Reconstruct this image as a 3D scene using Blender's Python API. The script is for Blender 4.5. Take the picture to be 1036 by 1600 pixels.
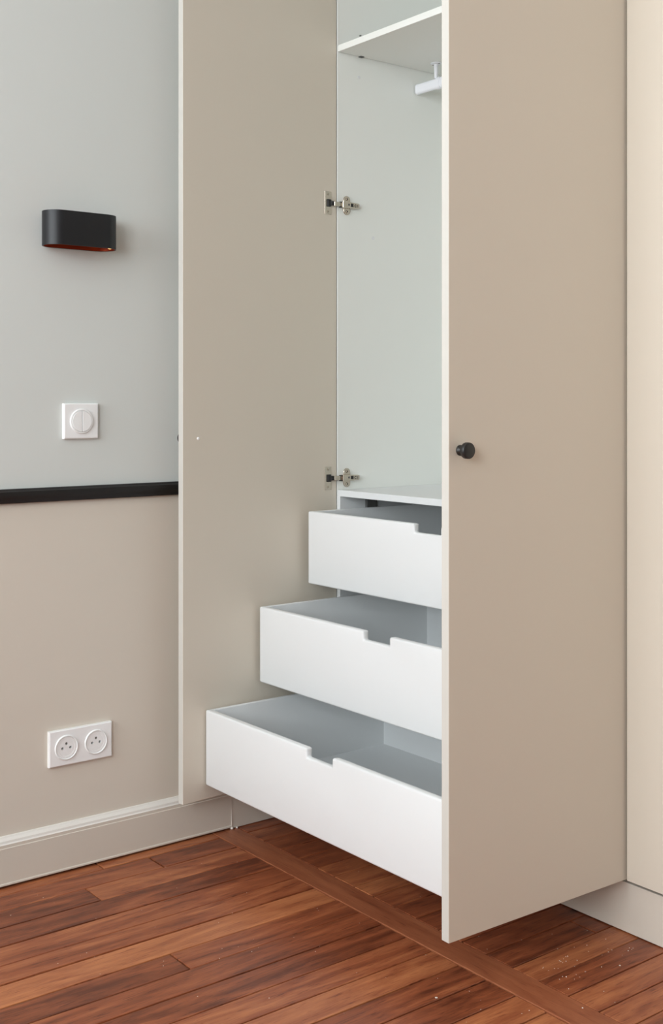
import bpy, bmesh, math, random
from mathutils import Vector, Matrix
random.seed(7)
for o in list(bpy.data.objects): bpy.data.objects.remove(o, do_unlink=True)
scene = bpy.context.scene
C = scene.collection

# ------------------------------------------------------------------ camera
CAM = Vector((2.4506, -1.894, 1.04))
cd = bpy.data.cameras.new('camera'); cam = bpy.data.objects.new('camera', cd); C.objects.link(cam)
cam.location = CAM
cam.rotation_euler = (math.pi/2, 0, math.radians(52.1735))
cd.sensor_fit = 'VERTICAL'; cd.sensor_height = 36.0; cd.sensor_width = 36.0
cd.lens = 41.962
cd.shift_y = -(800-630)/1600.0
cd.clip_start = 0.05
scene.camera = cam

# ------------------------------------------------------------------ world, daylight, exposure
w = bpy.data.worlds.new('world'); scene.world = w; w.use_nodes = True
bg = w.node_tree.nodes['Background']; bg.inputs[0].default_value = (0.80, 0.90, 1.0, 1); bg.inputs[1].default_value = 1.0

def area(name, loc, rot, sx, sy, power, col):
    d = bpy.data.lights.new(name, 'AREA'); d.shape = 'RECTANGLE'; d.size = sx; d.size_y = sy
    d.energy = power; d.color = col
    o = bpy.data.objects.new(name, d); C.objects.link(o); o.location = loc; o.rotation_euler = rot
    return o
# daylight through the room's unseen window; the second window is added as ambient fill
DAY = (0.94, 1.0, 1.035)
WZ0, WZ1 = 1.0, 2.55
WINDOWS = ((0.05, 1.65, 74), (1.95, 3.55, 88))        # x from, x to, light power; second entry is the added fill
for xa, xb, pw in WINDOWS:
    area('window_and_fill_offscreen', ((xa+xb)/2, -3.62, (WZ0+WZ1)/2), (math.radians(90), 0, 0), xb-xa, WZ1-WZ0, pw, DAY)

vs = scene.view_settings
scene.display_settings.display_device = 'sRGB'
vs.view_transform = 'Standard'; vs.look = 'None'; vs.gamma = 1.0; vs.exposure = -0.24
vs.use_curve_mapping = False

# ------------------------------------------------------------------ materials
def lin(r, g, b):
    f = lambda c: (c/255/12.92) if c/255 <= 0.04045 else ((c/255+0.055)/1.055)**2.4
    return (f(r), f(g), f(b), 1)
def new_mat(name):
    m = bpy.data.materials.new(name); m.use_nodes = True
    return m, m.node_tree.nodes, m.node_tree.links, m.node_tree.nodes['Principled BSDF']
def plain(name, col, rough=0.5, metal=0.0, spec=0.5, bump=0.0, bscale=300, var=0.0, vscale=6, emit=None, es=0):
    m, n, l, p = new_mat(name)
    p.inputs['Base Color'].default_value = col; p.inputs['Roughness'].default_value = rough
    p.inputs['Metallic'].default_value = metal; p.inputs['Specular IOR Level'].default_value = spec
    tc = n.new('ShaderNodeTexCoord')
    if bump:
        t = n.new('ShaderNodeTexNoise'); t.inputs['Scale'].default_value = bscale; t.inputs['Detail'].default_value = 3
        l.new(tc.outputs['Object'], t.inputs['Vector'])
        b = n.new('ShaderNodeBump'); b.inputs['Strength'].default_value = bump; b.inputs['Distance'].default_value = 0.001
        l.new(t.outputs['Fac'], b.inputs['Height']); l.new(b.outputs['Normal'], p.inputs['Normal'])
    if var:
        t = n.new('ShaderNodeTexNoise'); t.inputs['Scale'].default_value = vscale; t.inputs['Detail'].default_value = 4
        l.new(tc.outputs['Object'], t.inputs['Vector'])
        mx = n.new('ShaderNodeMix'); mx.data_type = 'RGBA'
        mx.inputs['A'].default_value = tuple(c*(1-var) for c in col[:3])+(1,)
        mx.inputs['B'].default_value = tuple(min(1, c*(1+var)) for c in col[:3])+(1,)
        l.new(t.outputs['Fac'], mx.inputs['Factor']); l.new(mx.outputs['Result'], p.inputs['Base Color'])
    if emit:
        p.inputs['Emission Color'].default_value = emit; p.inputs['Emission Strength'].default_value = es
    return m

def wood(name, axis, dark, mid, light, rough=0.36):
    """satin varnished hardwood, grain along 'axis' (0=x, 1=y); every plank takes its own tone from Object Info"""
    m, n, l, p = new_mat(name)
    tc = n.new('ShaderNodeTexCoord'); oi = n.new('ShaderNodeObjectInfo')
    off = n.new('ShaderNodeVectorMath'); off.operation = 'SCALE'; off.inputs[0].default_value = (37.0, 19.0, 53.0)
    l.new(oi.outputs['Random'], off.inputs['Scale'])
    add = n.new('ShaderNodeVectorMath'); l.new(tc.outputs['Object'], add.inputs[0]); l.new(off.outputs[0], add.inputs[1])
    def mapped(sc):
        mp = n.new('ShaderNodeMapping'); mp.inputs['Scale'].default_value = sc
        l.new(add.outputs[0], mp.inputs['Vector']); return mp.outputs[0]
    s = lambda a, b, c=1: (a, b, c) if axis == 0 else (b, a, c)
    def noise(sc, detail, rough, dist):
        t = n.new('ShaderNodeTexNoise'); t.inputs['Scale'].default_value = 1; t.inputs['Detail'].default_value = detail
        t.inputs['Roughness'].default_value = rough; t.inputs['Distortion'].default_value = dist
        l.new(mapped(sc), t.inputs['Vector']); return t
    n1 = noise(s(2.2, 13), 6, 0.6, 2.2)        # slow figure, warped
    n3 = noise(s(6.0, 55), 5, 0.65, 1.2)         # streaks
    n2 = noise(s(11, 270), 4, 0.65, 0)          # fine fibres
    n4 = noise(s(26, 420), 2, 0.5, 0)           # pores
    # cathedral rings
    wv = n.new('ShaderNodeTexWave'); wv.wave_type = 'BANDS'; wv.bands_direction = 'Y' if axis == 0 else 'X'
    wv.inputs['Scale'].default_value = 1; wv.inputs['Distortion'].default_value = 9; wv.inputs['Detail'].default_value = 3
    wv.inputs['Detail Scale'].default_value = 0.6
    l.new(mapped(s(2.2, 9)), wv.inputs['Vector'])
    def math_(op, a, b):
        q = n.new('ShaderNodeMath'); q.operation = op
        for i, v in enumerate((a, b)):
            if isinstance(v, (int, float)): q.inputs[i].default_value = v
            else: l.new(v, q.inputs[i])
        return q.outputs[0]
    fac = math_('ADD', math_('MULTIPLY', n1.outputs['Fac'], 0.55), math_('MULTIPLY', n2.outputs['Fac'], 0.24))
    fac = math_('ADD', fac, math_('MULTIPLY', n3.outputs['Fac'], 0.28))
    fac = math_('ADD', fac, math_('MULTIPLY', wv.outputs['Fac'], 0.05))
    fac = math_('ADD', fac, math_('MULTIPLY', math_('SUBTRACT', oi.outputs['Random'], 0.5), 0.22))
    pore = n.new('ShaderNodeMapRange'); pore.inputs['From Min'].default_value = 0.30; pore.inputs['From Max'].default_value = 0.40
    pore.inputs['To Min'].default_value = -0.16; pore.inputs['To Max'].default_value = 0.0
    l.new(n4.outputs['Fac'], pore.inputs['Value']); fac = math_('ADD', fac, pore.outputs[0])
    cr = n.new('ShaderNodeValToRGB'); l.new(fac, cr.inputs[0])
    e = cr.color_ramp.elements; e[0].position = 0.34; e[0].color = dark; e[1].position = 0.76; e[1].color = light
    k = cr.color_ramp.elements.new(0.53); k.color = mid
    # sparse knots
    vo = n.new('ShaderNodeTexVoronoi'); vo.inputs['Scale'].default_value = 1; l.new(mapped(s(1.6, 5.0, 0.1)), vo.inputs['Vector'])
    kn = n.new('ShaderNodeMapRange'); kn.interpolation_type = 'SMOOTHSTEP'
    kn.inputs['From Min'].default_value = 0.015; kn.inputs['From Max'].default_value = 0.10
    l.new(vo.outputs['Distance'], kn.inputs['Value'])
    mk = n.new('ShaderNodeMix'); mk.data_type = 'RGBA'
    l.new(kn.outputs[0], mk.inputs['Factor']); mk.inputs['A'].default_value = tuple(c*0.35 for c in dark[:3])+(1,)
    l.new(cr.outputs[0], mk.inputs['B'])
    l.new(mk.outputs['Result'], p.inputs['Base Color'])
    rr = n.new('ShaderNodeMapRange'); rr.inputs['To Min'].default_value = rough-0.06; rr.inputs['To Max'].default_value = rough+0.12
    l.new(n2.outputs['Fac'], rr.inputs['Value']); l.new(rr.outputs[0], p.inputs['Roughness'])
    p.inputs['Specular IOR Level'].default_value = 0.42
    b = n.new('ShaderNodeBump'); b.inputs['Strength'].default_value = 0.22; b.inputs['Distance'].default_value = 0.0006
    l.new(n2.outputs['Fac'], b.inputs['Height']); l.new(b.outputs['Normal'], p.inputs['Normal'])
    return m

WD, WM, WL = lin(92, 45, 27), lin(146, 80, 50), lin(192, 123, 79)
M = dict(
    wall_upper=plain('wall_paint_grey', lin(216, 220, 216), 0.75, spec=0.25, bump=0.05, bscale=220, var=0.006),
    wall_lower=plain('wall_paint_beige', lin(219, 211, 198), 0.75, spec=0.25, bump=0.05, bscale=220, var=0.006),
    room_white=plain('room_white', lin(244, 244, 243), 0.8),
    room_beige=plain('room_beige', lin(150, 142, 132), 0.8),
    base=plain('baseboard_paint', lin(216, 208, 195), 0.5, spec=0.35, bump=0.02, bscale=60),
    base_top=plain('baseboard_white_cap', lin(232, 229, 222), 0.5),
    black_trim=plain('black_satin_paint', lin(29, 28, 28), 0.42, spec=0.45),
    beige=plain('beige_lacquer', lin(217, 208, 193), 0.5, spec=0.35, bump=0.015, bscale=400),
    edge=plain('white_edge_band', lin(206, 203, 195), 0.45),
    white=plain('white_lacquer', lin(228, 230, 230), 0.42, spec=0.4),
    laminate=plain('white_laminate', lin(237, 239, 234), 0.42, spec=0.4),
    nickel=plain('nickel', lin(196, 186, 172), 0.22, metal=1.0),
    black_plastic=plain('black_plastic', lin(20, 18, 17), 0.4),
    knob=plain('black_metal', lin(32, 31, 30), 0.42, spec=0.5),
    grey_runner=plain('runner_grey', lin(90, 90, 88), 0.5),
    plate=plain('switch_plastic', lin(247, 248, 247), 0.3, spec=0.45),
    pin_dark=plain('pin_hole_dark', lin(22, 20, 20), 0.7),
    pin_grey=plain('pin_hole_grey', lin(112, 106, 100), 0.5),
    lamp=plain('lamp_black', lin(27, 28, 31), 0.45, spec=0.45),
    copper=plain('lamp_copper_inside', lin(158, 62, 28), 0.42, metal=0.6),
    bulb=plain('lamp_bulb', lin(255, 214, 150), 0.3, emit=lin(255, 196, 120), es=1.1),
    rail_white=plain('white_powder_coat', lin(234, 236, 240), 0.4),
    sub=plain('brown_subfloor', lin(58, 36, 25), 0.9),
    glass=plain('caulk', lin(232, 226, 216), 0.6),
    dust=plain('dust', lin(225, 212, 198), 0.9),
    plank=wood('parquet_plank', 1, WD, WM, WL),
    border=wood('parquet_border', 0, lin(92, 46, 28), lin(138, 76, 49), lin(168, 104, 70)),
)

# ------------------------------------------------------------------ helpers
ORG = {}                                    # world origin of every object
def origin(o): return ORG.get(o.name, Vector((0, 0, 0)))
def thing(name, loc, label, cat, group=None, kind=None):
    o = bpy.data.objects.new(name, None); C.objects.link(o); o.location = loc; o.empty_display_size = 0.05
    ORG[o.name] = Vector(loc); tag(o, label, cat, group, kind); return o
def tag(o, label=None, cat=None, group=None, kind=None):
    if label: o['label'] = label
    if cat: o['category'] = cat
    if group: o['group'] = group
    if kind: o['kind'] = kind
    return o
def obj(name, bm, mats, parent=None, smooth=False):
    """link a bmesh given in world coordinates as one mesh object with its origin at its own centre bottom"""
    bmesh.ops.recalc_face_normals(bm, faces=bm.faces)
    xs = [v.co for v in bm.verts]
    lo = Vector([min(v[i] for v in xs) for i in range(3)]); hi = Vector([max(v[i] for v in xs) for i in range(3)])
    c = Vector(((lo.x+hi.x)/2, (lo.y+hi.y)/2, lo.z))
    bmesh.ops.translate(bm, verts=bm.verts, vec=-c)
    me = bpy.data.meshes.new(name); bm.to_mesh(me); bm.free()
    for m in (mats if isinstance(mats, (list, tuple)) else [mats]): me.materials.append(M[m])
    if smooth: me.shade_smooth()
    o = bpy.data.objects.new(name, me); C.objects.link(o)
    if parent: o.parent = parent
    o.location = c-(origin(parent) if parent else Vector((0, 0, 0)))
    ORG[o.name] = c
    return o
def tidy(bm, start, T, mi, bev, seg):
    """bevel and place the faces added since 'start'"""
def box(bm, a, b, bev=0.0, seg=2, mi=0, T=None):
    t = bmesh.new()
    r = bmesh.ops.create_cube(t, size=1)
    a = Vector(a); b = Vector(b); s = b-a; c = (a+b)/2
    for v in t.verts: v.co = Vector((v.co.x*s.x, v.co.y*s.y, v.co.z*s.z))+c
    if bev: bmesh.ops.bevel(t, geom=list(t.edges), offset=bev, segments=seg, profile=0.5, affect='EDGES')
    merge(bm, t, mi, T); return bm
def prism(bm, pts, axis, a, b, bev=0.0, seg=2, mi=0, T=None):
    """polygon of 2D points extruded along axis (0,1,2) from a to b; points are the remaining two coordinates in order"""
    t = bmesh.new()
    def P(p, h):
        v = list(p); v.insert(axis, h); return v
    va = [t.verts.new(P(p, a)) for p in pts]; vb = [t.verts.new(P(p, b)) for p in pts]
    k = len(pts)
    t.faces.new(va); t.faces.new(vb[::-1])
    for i in range(k): t.faces.new((va[i], vb[i], vb[(i+1) % k], va[(i+1) % k]))
    bmesh.ops.recalc_face_normals(t, faces=t.faces)
    if bev: bmesh.ops.bevel(t, geom=list(t.edges), offset=bev, segments=seg, profile=0.5, affect='EDGES')
    merge(bm, t, mi, T); return bm
def lathe(bm, prof, origin_, ax, seg=32, mi=0, T=None):
    """(radius, height) profile turned about axis through origin_ pointing along vector ax"""
    t = bmesh.new(); ax = Vector(ax).normalized()
    q = Vector((0, 0, 1)).rotation_difference(ax); rings = []
    for r, h in prof:
        ring = []
        for i in range(seg):
            a = 2*math.pi*i/seg
            ring.append(t.verts.new(Vector(origin_)+q @ Vector((r*math.cos(a), r*math.sin(a), h))))
        rings.append(ring)
    for A, B in zip(rings, rings[1:]):
        for i in range(seg): t.faces.new((A[i], A[(i+1) % seg], B[(i+1) % seg], B[i]))
    t.faces.new(rings[0][::-1]); t.faces.new(rings[-1])
    merge(bm, t, mi, T); return bm
def merge(bm, t, mi, T):
    if T: bmesh.ops.transform(t, matrix=T, verts=t.verts)
    vm = {v: bm.verts.new(v.co) for v in t.verts}
    for f in t.faces:
        nf = bm.faces.new([vm[v] for v in f.verts]); nf.material_index = mi
    t.free()
def bx(a, b, bev=0.0, seg=2, T=None): return box(bmesh.new(), a, b, bev, seg, 0, T)
def autosmooth(o, ang=35):
    me = o.data; me.shade_smooth()
    b = bmesh.new(); b.from_mesh(me)
    for e in b.edges:
        if len(e.link_faces) == 2 and e.calc_face_angle(0) > math.radians(ang): e.smooth = False
    b.to_mesh(me); b.free(); return o

WX = -0.015          # plane of the left wall
RX = 6.5; FY = -3.6; BY = 0.62; CZ = 2.65

# ------------------------------------------------------------------ the room
RAIL0, RAIL1 = 0.8235, 0.8545
bm = bmesh.new()
box(bm, (WX-0.12, FY-0.12, 0), (WX, BY, RAIL0+0.015), mi=1)
box(bm, (WX-0.12, FY-0.12, RAIL0+0.015), (WX, BY, CZ), mi=0)
tag(obj('wall_left', bm, ['wall_upper', 'wall_lower']), 'painted wall, pale grey above the black rail and beige below', kind='structure')
bm = bx((WX, BY, 0), (RX, BY+0.12, CZ)); tag(obj('wall_back', bm, 'room_beige'), 'plain wall behind the wardrobes', kind='structure')
bm = bmesh.new()          # wall with the window and the added fill window, behind the camera
WIN = [q[:2] for q in WINDOWS]; wz0, wz1 = WZ0, WZ1
for a, b in ((WX, WIN[0][0]), (WIN[0][1], WIN[1][0]), (WIN[1][1], RX)): box(bm, (a, FY-0.12, 0), (b, FY, CZ))
for a, b in WIN:
    box(bm, (a, FY-0.12, 0), (b, FY, wz0)); box(bm, (a, FY-0.12, wz1), (b, FY, CZ))
for k, (a, b) in enumerate(WIN):
    fb = bmesh.new(); y0, y1 = FY-0.05, FY+0.012
    box(fb, (a-0.05, FY, wz0-0.05), (a+0.045, y1, wz1+0.05)); box(fb, (b-0.045, FY, wz0-0.05), (b+0.05, y1, wz1+0.05))
    box(fb, (a+0.045, FY, wz0-0.05), (b-0.045, y1, wz0+0.045)); box(fb, (a+0.045, FY, wz1-0.045), (b-0.045, y1, wz1+0.05))
    box(fb, ((a+b)/2-0.03, FY, wz0+0.045), ((a+b)/2+0.03, y1, wz1-0.045))
    tag(obj('window_%d' % (k+1), fb, 'room_white'), 'white casement window frame behind the camera, the second one added for fill light', kind='structure')
tag(obj('wall_front', bm, 'room_white'), 'white wall with a tall window and a second one added for fill light, behind the camera', kind='structure')
bm = bx((RX, FY, 0), (RX+0.12, BY, CZ))
tag(obj('wall_right', bm, 'room_beige'), 'plain side wall far to the right', kind='structure')
bm = bx((WX-0.12, FY-0.12, CZ), (RX+0.12, BY+0.12, CZ+0.1)); tag(obj('ceiling', bm, 'room_white'), 'plain white ceiling', kind='structure')

# baseboard with its pale sloping cap: a run up to the joint, then the stretch under the wardrobe
def baseboard(name, y0, y1, label):
    prof = [(WX, 0.0042), (0.0, 0.0042), (0.0015, 0.0055), (0.0015, 0.0085), (0.0, 0.0105), (0.0, 0.0838), (-0.0012, 0.0850), (-0.0012, 0.0915), (WX, 0.0915)]
    bm = bmesh.new(); prism(bm, prof, 1, y0, y1, mi=0)
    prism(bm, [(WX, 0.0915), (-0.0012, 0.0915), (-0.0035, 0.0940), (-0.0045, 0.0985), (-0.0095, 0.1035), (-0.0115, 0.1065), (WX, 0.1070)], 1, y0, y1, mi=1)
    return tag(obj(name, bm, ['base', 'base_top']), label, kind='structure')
b1 = baseboard('baseboard_left', FY, -0.3005, 'beige baseboard with a white moulded top edge')
bm = bmesh.new(); prism(bm, [(WX, 0.002), (-0.001, 0.002), (-0.001, 0.0995), (WX, 0.0995)], 1, -0.2990, -0.0005)
tag(obj('baseboard_left', bm, 'base'), 'short beige baseboard piece running in under the wardrobe', kind='structure')
bm = bmesh.new()
prism(bm, [(-0.012, 0.0), (0.0012, 0.0), (0.0012, 0.012), (-0.0002, 0.055), (-0.0006, 0.098), (-0.012, 0.098)], 1, -0.3012, -0.2984, bev=0.0004)
lathe(bm, [(0.0005, 0), (0.0038, 0.0015), (0.0034, 0.0055), (0.0006, 0.007)], (0.0012, -0.2998, 0.0), (0, 0, 1), 10)
lathe(bm, [(0.0005, 0), (0.0028, 0.001), (0.0024, 0.004), (0.0005, 0.005)], (0.0025, -0.286, 0.0), (0, 0, 1), 10)
tag(obj('trim_2', bm, 'glass'), 'bead of white filler in the baseboard joint', kind='structure')
# black chair rail
bm = bmesh.new()
prism(bm, [(WX, RAIL0), (WX+0.010, RAIL0), (WX+0.0125, RAIL0+0.003), (WX+0.0125, RAIL0+0.008), (WX+0.018, RAIL0+0.013), (WX+0.0200, RAIL0+0.019),
           (WX+0.0190, RAIL0+0.0255), (WX+0.014, RAIL0+0.0285), (WX+0.012, RAIL1), (WX, RAIL1)], 1, FY, -0.02)
o = tag(obj('trim_1', bm, 'black_trim'), 'black moulded chair rail dividing the wall', kind='structure'); autosmooth(o, 50)

# ------------------------------------------------------------------ parquet
bm = bmesh.new()
PX1, PY0 = 2.96, -2.45        # planks are built one by one inside this field
box(bm, (WX-0.1, FY-0.1, -0.06), (RX+0.1, BY+0.1, -0.012), mi=0)
floor = tag(obj('floor', bm, 'sub'), 'reddish brown hardwood parquet floor with a cross border board', kind='structure')
def plank(x0, x1, y0, y1, mat='plank', dz=0.0, g=0.0015):
    bm = bx((x0+g, y0+g, -0.0125), (x1-g, y1-g, dz), 0.0009, 1)
    return obj('plank' if mat == 'plank' else 'border_board', bm, mat, floor)
seams = [-0.012, 0.032, 0.106, 0.183, 0.261, 0.335, 0.404, 0.482, 0.558, 0.630, 0.703, 0.777, 0.850, 0.921]
while seams[-1] < PX1: seams.append(seams[-1]+random.uniform(0.070, 0.078))
SY0, SY1 = -0.352, -0.282
known = {0: [-0.66], 1: [-0.548, -0.945], 2: [-0.742], 6: [-1.47], 7: [-0.752], 8: [-1.25], 11: [-1.02], 12: [-0.77]}
rj = random.Random(3)
for i in range(len(seams)-1):
    x0, x1 = seams[i], seams[i+1]
    js = list(known.get(i, []))
    y = min(js) if js else SY0-rj.uniform(0.55, 1.2)
    if not js: js.append(y)
    while y > PY0-0.2:
        y -= rj.uniform(0.6, 1.1); js.append(y)
    js = sorted([j for j in js if j > PY0]+[PY0], reverse=True)
    hi = SY0
    for j in js:
        plank(x0, x1, j, hi, dz=rj.uniform(-0.0009, 0.0004), g=rj.uniform(0.0011, 0.0023)); hi = j
# cross border board, in three lengths
bl = [-0.012, 1.62, 2.96]
for a, b in zip(bl, bl[1:]): plank(a, b, SY0, SY1, 'border', 0.0004, 0.0012)
# planks between the border board and the plinth
us = [-0.012, 0.041, 0.112, 0.182, 0.251, 0.320, 0.382, 0.452, 0.515, 0.585, 0.6515, 0.717, 0.784, 0.850, 0.917, 0.983, 1.051, 1.119]
while us[-1] < PX1: us.append(us[-1]+rj.uniform(0.064, 0.072))
for i in range(len(us)-1):
    if i in (13, 22, 30):
        plank(us[i], us[i+1], -0.045, 0.06, dz=-0.0003); plank(us[i], us[i+1], SY1, -0.045, dz=rj.uniform(-0.0005, 0.0002))
    else: plank(us[i], us[i+1], SY1, 0.06, dz=rj.uniform(-0.0006, 0.0002))
# rest of the floor, far outside the frame
bm = bmesh.new()
box(bm, (-0.012, FY, -0.0125), (PX1, PY0-0.001, 0)); box(bm, (PX1+0.001, FY, -0.0125), (RX, 0.06, 0)); box(bm, (-0.012, 0.062, -0.0125), (RX, BY, 0))
tag(obj('planks_beyond', bm, 'plank', floor), kind='stuff')
# dust and crumbs on the boards
bm = bmesh.new(); rd = random.Random(11)
def speck(x, y, s):
    t = bmesh.new(); bmesh.ops.create_icosphere(t, subdivisions=1, radius=s)
    for v in t.verts: v.co = Vector((v.co.x*rd.uniform(.7, 1.5), v.co.y*rd.uniform(.7, 1.5), v.co.z*0.6))+Vector((x, y, s*0.45))
    merge(bm, t, 0, None)
for k in range(70): speck(rd.uniform(0.05, 1.2), rd.uniform(-0.95, -0.37), rd.choice((.0005, .0006, .0007, .0009)))
for k in range(34):
    t = rd.random(); speck(0.93+0.09*rd.random(), -0.24+0.20*t, rd.choice((.0007, .0009, .0011)))
for k in range(18): speck(rd.uniform(0.3, 1.15), rd.uniform(-0.27, -0.03), .0008)
speck(0.915, -0.47, .0021); speck(1.035, -0.12, .0018); speck(1.095, -0.295, .0016)
tag(obj('floor_dust', bm, 'dust'), 'tiny pale specks of dust scattered on the parquet', 'dust', kind='stuff')

# ------------------------------------------------------------------ wardrobe with open doors
IX0, IX1 = 0.036, 0.945         # inner faces of the side panels
DEP = 0.58; ZB, ZT = 0.112, 2.45
W = thing('wardrobe', (0.49, 0.29, 0.0995), 'beige wardrobe with both doors and three inner drawers open', 'wardrobe')
obj('side_panel', bx((IX0-0.018, 0.0, 0.0995), (IX0, DEP, ZT), 0.0006, 1), 'laminate', W)
obj('side_panel', bx((IX1, 0.022, 0.0995), (IX1+0.018, DEP, ZT), 0.0006, 1), 'laminate', W)
obj('back_panel', bx((IX0-0.018, DEP, 0.0995), (IX1+0.018, DEP+0.008, ZT)), 'laminate', W)
obj('top_panel', bx((IX0, 0.002, ZT-0.018), (IX1, DEP, ZT)), 'laminate', W)
obj('bottom_panel', bx((IX0, 0.030, 0.0995), (IX1, DEP, 0.1175)), 'laminate', W)
obj('filler_strip', bx((WX, 0.002, 0.0995), (IX0-0.018, 0.02, ZT)), 'beige', W)
US0, US1 = 1.9433, 1.9597
LS0, LS1 = 0.8010, 0.8174
s1 = obj('shelf', bx((IX0+0.0015, 0.0, US0), (IX1-0.001, DEP-0.002, US1), 0.0007, 1), 'laminate', W)
s2 = obj('shelf', bx((IX0+0.0008, -0.0005, LS0), (IX1-0.001, DEP-0.002, LS1), 0.0007, 1), 'white', W)
for y in (0.076, 0.50):         # shelf supports seen as dark fittings at the shelf
    obj('shelf_support', bx((IX0-0.002, y-0.006, US0-0.0022), (IX0+0.010, y+0.006, US0+0.001), 0.0006, 1), 'grey_runner', s1)
    bm = bmesh.new(); lathe(bm, [(0.0018, 0), (0.0018, 0.006)], (IX0-0.001, y-0.002, US1+0.0385), (1, 0, 0), 10)
    obj('peg', bm, 'grey_runner', W)
for y, z in ((0.0715, 1.8895), (0.1193, 1.4747)):
    bm = bmesh.new(); lathe(bm, [(0.0045, 0), (0.0045, 0.0005), (0.0038, 0.0009)], (IX0-0.0002, y, z), (1, 0, 0), 18)
    obj('cover_cap', bm, 'white', W)
# thin linings that carry the drawers
for xa, xb in ((IX0+0.0008, 0.0474), (IX1-0.0114, IX1-0.001)):
    obj('drawer_lining', bx((xa, -0.0003, 0.1175), (xb, DEP-0.01, LS0), 0.0005, 1), 'white', W)
bm = bmesh.new(); box(bm, (0.0470, 0.083, 0.745), (0.0555, 0.118, 0.7995), 0.001, 1); obj('runner_catch', bm, 'grey_runner', W)

# hanging rail under the upper shelf
RY, RZ = 0.2714, 1.8885
bm = bmesh.new()
def stad(hw, hh, n=10):
    """upright oval outline (y, z)"""
    pts = []
    for i in range(n+1):
        a = math.pi*i/n; pts.append((hw*math.cos(a), hh-hw+hw*math.sin(a)))
    for i in range(n+1):
        a = math.pi+math.pi*i/n; pts.append((hw*math.cos(a), -hh+hw+hw*math.sin(a)))
    return pts
prism(bm, [(RY+a, RZ+b) for a, b in stad(0.0075, 0.0142)], 0, 0.0395, IX1-0.0035, bev=0.0006, seg=1)
rail = obj('hanging_rail', bm, 'rail_white', W); autosmooth(rail, 40)
for x in (0.1150, 0.866):
    bm = bmesh.new()
    lathe(bm, [(0.0148, 0), (0.0148, -0.0016), (0.0125, -0.0028), (0.0062, -0.0032), (0.0056, -0.010), (0.0048, -0.040)], (x, RY, US0), (0, 0, 1), 28)
    prism(bm, [(RY+a, RZ+b) for a, b in stad(0.0092, 0.0160)], 0, x+0.0035, x+0.0200, bev=0.0006, seg=1)
    br = obj('rail_bracket', bm, 'rail_white', rail); autosmooth(br, 40)
    for q in (-1, 1):
        bm = bmesh.new(); lathe(bm, [(0.0024, 0), (0.0024, 0.0006)], (x+q*0.0105, RY+q*0.001, US0-0.0031), (0, 0, 1), 12)
        obj('bracket_screw', bm, 'grey_runner', rail)

# ---- doors: s runs from the hinge edge to the free edge, n is the inner side, z up
def frame(hx, hy, fx, fy, side):
    d = Vector((fx-hx, fy-hy, 0)); L = d.length; d.normalize()
    nrm = Vector((-d.y, d.x, 0)) if side < 0 else Vector((d.y, -d.x, 0))
    T = Matrix((( d.x, nrm.x, 0, hx), (d.y, nrm.y, 0, hy), (0, 0, 1, 0), (0, 0, 0, 1)))
    return T, L
DT = 0.0185
TL, LL = frame(0.0355, -0.003, 0.0640, -0.4752, -1)
TR, LR = frame(0.9475, -0.003, 0.9372, -0.4782, 1)
def make_door(T, L, side, label):
    t = bmesh.new(); box(t, (0, -DT, ZB), (L, 0, ZT-0.004), 0.0006, 1)
    t.normal_update()
    for f in t.faces:
        f.material_index = 1 if (abs(f.normal.x) > 0.9 or abs(f.normal.z) > 0.9) else 0
    bm = bmesh.new()
    bmesh.ops.transform(t, matrix=T, verts=t.verts)
    vm = {v: bm.verts.new(v.co) for v in t.verts}
    for f in t.faces:
        nf = bm.faces.new([vm[v] for v in f.verts]); nf.material_index = f.material_index
    t.free()
    d = obj('door', bm, ['beige', 'edge'], W); d['label'] = label
    # knob on the outer face, its screw head on the inner face
    kz = 0.9585; ks = L-0.0262
    bm = bmesh.new()
    R3 = T.to_3x3(); o = T @ Vector((ks, -DT+0.0005, kz)); ax = R3 @ Vector((0, -1, 0))
    lathe(bm, [(0.0092, 0), (0.0095, 0.0015), (0.0090, 0.0030), (0.0068, 0.0055), (0.0056, 0.0095), (0.0058, 0.0115), (0.0090, 0.0128), (0.0128, 0.0140), (0.0142, 0.0160), (0.0142, 0.0232), (0.0132, 0.0245), (0.0122, 0.0249)], o, ax, 40)
    k = obj('knob', bm, 'knob', d); autosmooth(k, 40); k['label'] = 'black turned metal knob'
    bm = bmesh.new(); o = T @ Vector((L-0.0425 if side < 0 else ks, -0.0003, 0.9575))
    lathe(bm, [(0.0036, 0), (0.0036, 0.0012), (0.0026, 0.0026), (0.0012, 0.0029)], o, -ax, 16)
    obj('door_buffer', bm, 'plate', d)
    return d
doorL = make_door(TL, LL, -1, 'beige door swung open beside the wall')
doorR = make_door(TR, LR, 1, 'beige door swung open, black knob on its outer face')

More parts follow.
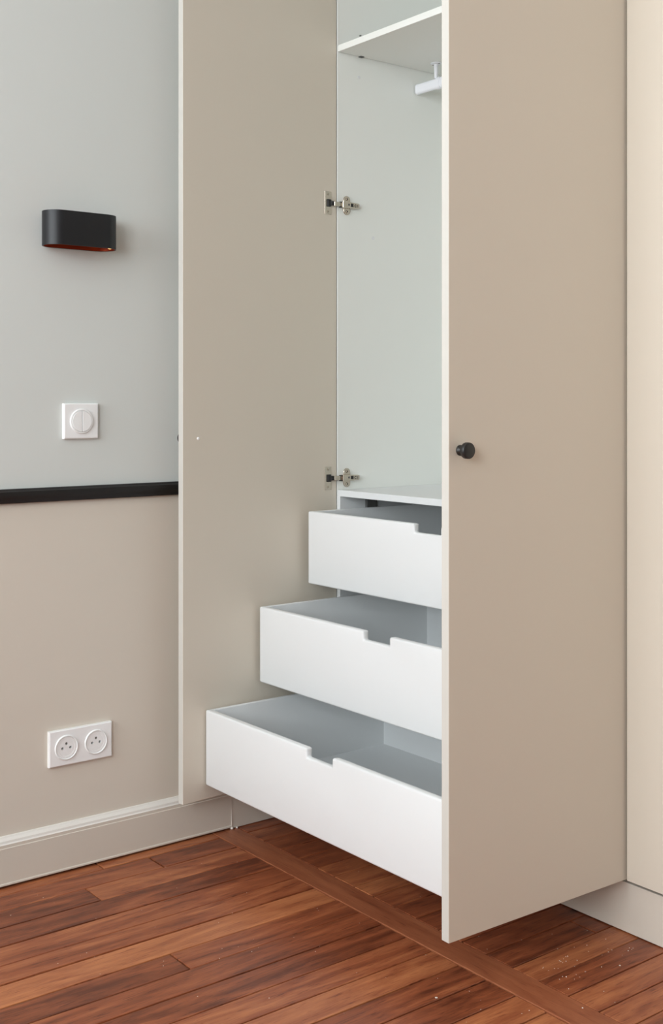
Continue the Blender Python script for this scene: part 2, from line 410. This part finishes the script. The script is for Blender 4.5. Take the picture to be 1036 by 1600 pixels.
# ---- hinges
def make_hinge(T, side, z):
    """cup plate on the door, arm and mounting plate on the side panel"""
    def wx(a): return (IX0+a) if side < 0 else (IX1-a)         # distance from the side panel's inner face
    bm = bmesh.new()
    box(bm, (0.0185, -0.0002, z-0.0295), (0.0405, 0.0014, z+0.0295), 0.0005, 1, 0, T)
    h = obj('hinge', bm, 'nickel', W)
    bm = bmesh.new()
    box(bm, (0.0205, 0.0008, z-0.0095), (0.0335, 0.0048, z+0.0095), 0.0012, 1, 0, T)
    box(bm, (0.0130, 0.0020, z-0.0058), (0.0240, 0.0068, z+0.0058), 0.0012, 1, 0, T)
    obj('hinge_cup', bm, 'black_plastic', h)
    for dz in (-0.0225, 0.0225):
        bm = bmesh.new(); o = T @ Vector((0.0290, 0.0012, z+dz)); ax = T.to_3x3() @ Vector((0, 1, 0))
        lathe(bm, [(0.0036, 0), (0.0036, 0.0006), (0.0028, 0.0012)], o, ax, 14)
        lathe(bm, [(0.0011, 0.0010), (0.0011, 0.0014)], o, ax, 8, mi=1)
        obj('hinge_screw', bm, ['nickel', 'black_plastic'], h)
    # link between cup and arm
    bm = bmesh.new()
    a = T @ Vector((0.0150, 0.0040, z)); xl = a.x
    x0, x1 = sorted((wx(0.0016), wx(0.0076)))
    box(bm, (min(x0, xl), -0.0150, z-0.0062), (x1 if side < 0 else max(x1, xl), 0.0100, z+0.0050), 0.0008, 1, 0)
    box(bm, (x0, 0.0040, z-0.0085), (x1, 0.0062, z+0.0068), 0.0004, 1, 1)
    box(bm, (x0, 0.0072, z-0.0085), (x1, 0.0086, z+0.0068), 0.0004, 1, 1)
    obj('hinge_link', bm, ['nickel', 'black_plastic'], h)
    # arm, tapering towards the back
    bm = bmesh.new(); x0, x1 = sorted((wx(0.0035), wx(0.0125)))
    prism(bm, [(0.0088, z-0.0092), (0.0088, z+0.0076), (0.060, z+0.0060), (0.0635, z+0.0042), (0.0635, z-0.0058), (0.060, z-0.0072)], 0, x0, x1, 0.0008, 1)
    obj('hinge_arm', bm, 'nickel', h)
    sx = 1 if side < 0 else -1
    bm = bmesh.new(); lathe(bm, [(0.0028, 0), (0.0028, 0.0006), (0.0020, 0.0010)], (wx(0.0123), 0.0285, z), (sx, 0, 0), 14)
    obj('adjusting_screw', bm, 'grey_runner', h)
    x0, x1 = sorted((wx(0.0120), wx(0.0130)))
    obj('arm_slot', bx((x0, 0.0345, z-0.0048), (x1, 0.0432, z+0.0040), 0.0003, 1), 'black_plastic', h)
    bm = bmesh.new(); lathe(bm, [(0.0040, 0), (0.0040, 0.0004), (0.0036, 0.0008)], (wx(0.0123), 0.0500, z-0.0008), (sx, 0, 0), 16, mi=0)
    lathe(bm, [(0.0026, 0), (0.0026, 0.0010), (0.0020, 0.0013)], (wx(0.0123), 0.0500, z-0.0008), (sx, 0, 0), 16, mi=1)
    obj('adjusting_screw', bm, ['black_plastic', 'nickel'], h)
    obj('arm_slot', bx((x0, 0.0560, z-0.0045), (x1, 0.0580, z+0.0025), 0.0003, 1), 'black_plastic', h)
    # cross-shaped mounting plate
    bm = bmesh.new(); x0, x1 = sorted((wx(-0.0002), wx(0.0032)))
    pts = []
    for k in range(9):
        a = math.pi*k/8; pts.append((0.0290+0.0108*math.cos(a), z+0.0130+0.0108*math.sin(a)))
    for k in range(9):
        a = math.pi+math.pi*k/8; pts.append((0.0290+0.0108*math.cos(a), z-0.0145+0.0108*math.sin(a)))
    prism(bm, pts, 0, x0, x1, 0.0006, 1)
    box(bm, (x0, 0.012, z-0.006), (x1, 0.060, z+0.005), 0.0005, 1)
    obj('mounting_plate', bm, 'nickel', h)
    for dz in (0.0155, -0.0170):
        bm = bmesh.new(); lathe(bm, [(0.0040, 0), (0.0040, 0.0010), (0.0030, 0.0018)], (wx(0.0030), 0.0290, z+dz), (sx, 0, 0), 16)
        lathe(bm, [(0.0018, 0.0016), (0.0018, 0.0021)], (wx(0.0030), 0.0290, z+dz), (sx, 0, 0), 8, mi=1)
        obj('plate_screw', bm, ['nickel', 'black_plastic'], h)
for z in (1.5515, 0.8485, 2.25):
    make_hinge(TL, -1, z); make_hinge(TR, 1, z)

# ---- drawers
DX0, DX1 = 0.0635, 0.9225
NX0, NX1 = 0.4590, 0.5455
def make_drawer(yf, z0, z1, label):
    nd = 0.0195; r = 0.0045
    ft = 0.017
    prof = [(DX0, z0), (DX1, z0), (DX1, z1), (NX1, z1), (NX1, z1-nd), (NX0, z1-nd), (NX0, z1), (DX0, z1)]
    bm = bmesh.new(); prism(bm, prof, 1, yf, yf+ft, bev=0.0042, seg=3)
    d = obj('drawer', bm, 'white', W); autosmooth(d, 40); d['label'] = label
    yb = yf+0.537; st = 0.0115
    for a, b in ((DX0+0.0006, DX0+st), (DX1-st, DX1-0.0006)):
        obj('drawer_side', bx((a, yf+ft-0.003, z0+0.002), (b, yb+0.012, z1-0.0006), 0.0012, 2), 'white', d)
    obj('drawer_back', bx((DX0+st-0.001, yb, z0+0.002), (DX1-st+0.001, yb+0.012, z1-0.0006), 0.001, 1), 'white', d)
    obj('drawer_base', bx((DX0+st-0.002, yf+ft-0.002, z0+0.0015), (DX1-st+0.002, yb+0.002, z0+0.0055)), 'white', d)
    for a, b in ((0.0470, DX0+0.0008), (DX1-0.0008, IX1-0.011)):
        obj('runner', bx((a, max(yf+0.03, 0.02), z0+0.05), (b, yb+0.005, z0+0.085), 0.0006, 1), 'grey_runner', d)
    return d
make_drawer(-0.1150, 0.5905, 0.7708, 'topmost white drawer, pulled out least')
make_drawer(-0.2615, 0.3660, 0.5485, 'middle white drawer, pulled out half way')
make_drawer(-0.4140, 0.1462, 0.3225, 'lowest white drawer, pulled out furthest')

# ------------------------------------------------------------------ neighbouring closed wardrobe and plinth
V = thing('wardrobe', (1.45, 0.29, 0.0995), 'closed beige wardrobe beside the open one', 'wardrobe')
vx0, vx1 = IX1+0.0185, IX1+0.0185+0.96
obj('side_panel', bx((vx0, 0.022, 0.0995), (vx0+0.018, DEP, ZT)), 'laminate', V)
obj('side_panel', bx((vx1-0.018, 0.022, 0.0995), (vx1, DEP, ZT)), 'laminate', V)
obj('back_panel', bx((vx0, DEP, 0.0995), (vx1, DEP+0.008, ZT)), 'laminate', V)
obj('top_panel', bx((vx0+0.018, 0.022, ZT-0.018), (vx1-0.018, DEP, ZT)), 'laminate', V)
obj('bottom_panel', bx((vx0+0.018, 0.030, 0.0995), (vx1-0.018, DEP, 0.1175)), 'laminate', V)
mid = (vx0+vx1)/2
for a, b, kx in ((vx0+0.0070, mid-0.0015, mid-0.04), (mid+0.0015, vx1-0.002, mid+0.04)):
    d = obj('door', bx((a, -0.0180, ZB), (b, 0.0010, ZT-0.004), 0.0008, 2), 'beige', V)
    bm = bmesh.new()
    lathe(bm, [(0.0092, 0), (0.0095, 0.0015), (0.0090, 0.0030), (0.0068, 0.0055), (0.0056, 0.0095), (0.0058, 0.0115), (0.0090, 0.0128), (0.0128, 0.0140), (0.0142, 0.0160), (0.0142, 0.0232), (0.0132, 0.0245), (0.0122, 0.0249)], (kx, -0.0175, 0.9585), (0, -1, 0), 40)
    k = obj('knob', bm, 'knob', d); autosmooth(k, 40)
bm = bx((-0.0005, 0.0, 0.002), (vx1+1.6, 0.018, 0.0993), 0.0006, 1)
tag(obj('plinth', bm, 'base'), 'beige plinth board under the wardrobes, standing on the parquet', 'plinth')

# ------------------------------------------------------------------ wall lamp
LX0, LX1 = WX+0.0005, 0.0535
LY0, LY1 = -0.7990, -0.6275
LZ0, LZ1 = 1.3840, 1.4590
Lp = thing('wall_lamp', (LX0, (LY0+LY1)/2, LZ0), 'black oval wall lamp with a copper inside, above the light switch', 'wall lamp')
def oval(off, n=20):
    hx = (LX1-LX0)/2-off; cx = (LX0+LX1)/2; r = hx
    a0, a1 = LY0+off+r, LY1-off-r; pts = []
    for i in range(n+1):
        a = math.pi*i/n; pts.append((cx+r*math.cos(a), a1+r*math.sin(a)))
    for i in range(n+1):
        a = math.pi+math.pi*i/n; pts.append((cx+r*math.cos(a), a0+r*math.sin(a)))
    return pts
def tube_shell(outer, inner, z0, z1):
    bm = bmesh.new(); k = len(outer); R = []
    for pts, z in ((outer, z0), (outer, z1), (inner, z1), (inner, z0)):
        R.append([bm.verts.new((p[0], p[1], z)) for p in pts])
    for q in range(4):
        A, B = R[q], R[(q+1) % 4]
        for i in range(k):
            bm.faces.new((A[i], A[(i+1) % k], B[(i+1) % k], B[i]))
    return bm
o = obj('lamp_shell', tube_shell(oval(0), oval(0.0022), LZ0, LZ1), 'lamp', Lp); autosmooth(o, 40)
o = obj('lamp_lining', tube_shell(oval(0.0021), oval(0.0032), LZ0+0.0006, LZ1-0.0006), 'copper', Lp); autosmooth(o, 40)
obj('mounting_block', bx((LX0+0.003, -0.745, LZ0+0.022), (LX0+0.034, -0.682, LZ1-0.022), 0.002), 'copper', Lp)
bm = bmesh.new()
lathe(bm, [(0.0015, 0), (0.0040, 0.0012), (0.0045, 0.003), (0.0045, 0.014), (0.003, 0.016)], (0.0215, -0.6400, LZ0+0.0025), (0, 0, 1), 16)
o = obj('bulb', bm, 'bulb', Lp); autosmooth(o, 60)
obj('bulb_holder', bx((0.000, -0.690, LZ0+0.018), (0.030, -0.6345, LZ0+0.032), 0.002), 'copper', Lp)

# ------------------------------------------------------------------ light switch
PF = WX+0.0095                 # front of the cover plates
def frame_plate(y0, y1, z0, z1):
    bm = bmesh.new(); t = bmesh.new()
    a = [(WX-0.0005, y0, z0), (WX-0.0005, y1, z0), (WX-0.0005, y1, z1), (WX-0.0005, y0, z1)]
    bev = 0.0022
    b = [(PF-0.0016, y, z) for _, y, z in a]
    c = [(PF, y0+bev, z0+bev), (PF, y1-bev, z0+bev), (PF, y1-bev, z1-bev), (PF, y0+bev, z1-bev)]
    rings = [[bm.verts.new(p) for p in q] for q in (a, b, c)]
    for A, B in zip(rings, rings[1:]):
        for i in range(4): bm.faces.new((A[i], A[(i+1) % 4], B[(i+1) % 4], B[i]))
    bm.faces.new(rings[-1]); bm.faces.new(rings[0][::-1]); t.free()
    return bm
SYc, SZc = -0.6965, 1.0000
Sw = thing('light_switch', (WX, SYc, SZc-0.04), 'white square double light switch on the wall above the black rail', 'light switch')
obj('cover_plate', frame_plate(SYc-0.0420, SYc+0.0420, SZc-0.0395, SZc+0.0395), 'plate', Sw)
RC = (PF-0.001, SYc, SZc-0.0005)
bm = bmesh.new()
lathe(bm, [(0.0278, 0), (0.0276, 0.0035), (0.0268, 0.0048), (0.0240, 0.0048), (0.0238, 0.0030)], RC, (1, 0, 0), 56)
o = obj('ring', bm, 'plate', Sw); autosmooth(o, 40)
for s in (-1, 1):              # the two half-round rockers
    pts = []
    for i in range(25):
        a = -math.pi/2+math.pi*i/24
        pts.append((RC[1]+s*(0.0005+0.0232*math.cos(a)), RC[2]+0.0232*math.sin(a)))
    bm = bmesh.new(); prism(bm, pts, 0, PF, PF+0.0050, 0.0008, 2)
    obj('rocker', bm, 'plate', Sw)
def cut(o, bm_cut):
    """subtract a cutter given in world coordinates from a mesh object"""
    me = bpy.data.meshes.new('cutter'); bmesh.ops.recalc_face_normals(bm_cut, faces=bm_cut.faces)
    bmesh.ops.translate(bm_cut, verts=bm_cut.verts, vec=-ORG[o.name]); bm_cut.to_mesh(me); bm_cut.free()
    c = bpy.data.objects.new('cutter', me); C.objects.link(c); c.parent = o
    md = o.modifiers.new('cut', 'BOOLEAN'); md.object = c; md.operation = 'DIFFERENCE'; md.solver = 'EXACT'
    dg = bpy.context.evaluated_depsgraph_get(); dg.update()
    new = bpy.data.meshes.new_from_object(o.evaluated_get(dg))
    o.modifiers.clear(); o.data = new; bpy.data.objects.remove(c, do_unlink=True)
# ------------------------------------------------------------------ double socket
KY0, KY1, KZ0, KZ1 = -0.7735, -0.6205, 0.2355, 0.3150
So = thing('wall_socket', (WX, (KY0+KY1)/2, KZ0), 'white double socket on the beige wall above the baseboard', 'socket')
plate_o = obj('cover_plate', frame_plate(KY0, KY1, KZ0, KZ1), 'plate', So)
for cy in (-0.7330, -0.6610):
    cz = (KZ0+KZ1)/2
    hb = bmesh.new(); lathe(hb, [(0.0270, 0), (0.0270, 0.02)], (WX+0.0010, cy, cz), (1, 0, 0), 56); cut(plate_o, hb)
    bm = bmesh.new()
    lathe(bm, [(0.0265, -0.0072), (0.0265, -0.0002), (0.0278, -0.0002), (0.0276, 0.0030), (0.0266, 0.0042), (0.0252, 0.0042), (0.0246, 0.0022), (0.0238, 0.0022), (0.0232, 0.0027), (0.0195, 0.0027), (0.0190, 0.0023)], (PF-0.001, cy, cz), (1, 0, 0), 56)
    so = obj('outlet', bm, 'plate', So)
    pins = ((-0.0095, -0.001, 'pin_dark'), (0.0095, -0.001, 'pin_dark'), (0.0, 0.0088, 'pin_grey'))
    hb = bmesh.new()
    for dy, dz, m in pins: lathe(hb, [(0.0031, 0), (0.0031, 0.02)], (PF-0.0060, cy+dy, cz+dz), (1, 0, 0), 20)
    cut(so, hb); autosmooth(so, 30)
    for dy, dz, m in pins:          # black shutters deep in the two holes, the grey earth pin in the third
        bm = bmesh.new(); h = 0.0010 if m == 'pin_dark' else 0.0062
        lathe(bm, [(0.0030 if m == 'pin_dark' else 0.0024, 0), (0.0030 if m == 'pin_dark' else 0.0024, h)], (PF-0.0061, cy+dy, cz+dz), (1, 0, 0), 16)
        obj('shutter' if m == 'pin_dark' else 'earth_pin', bm, m, so)
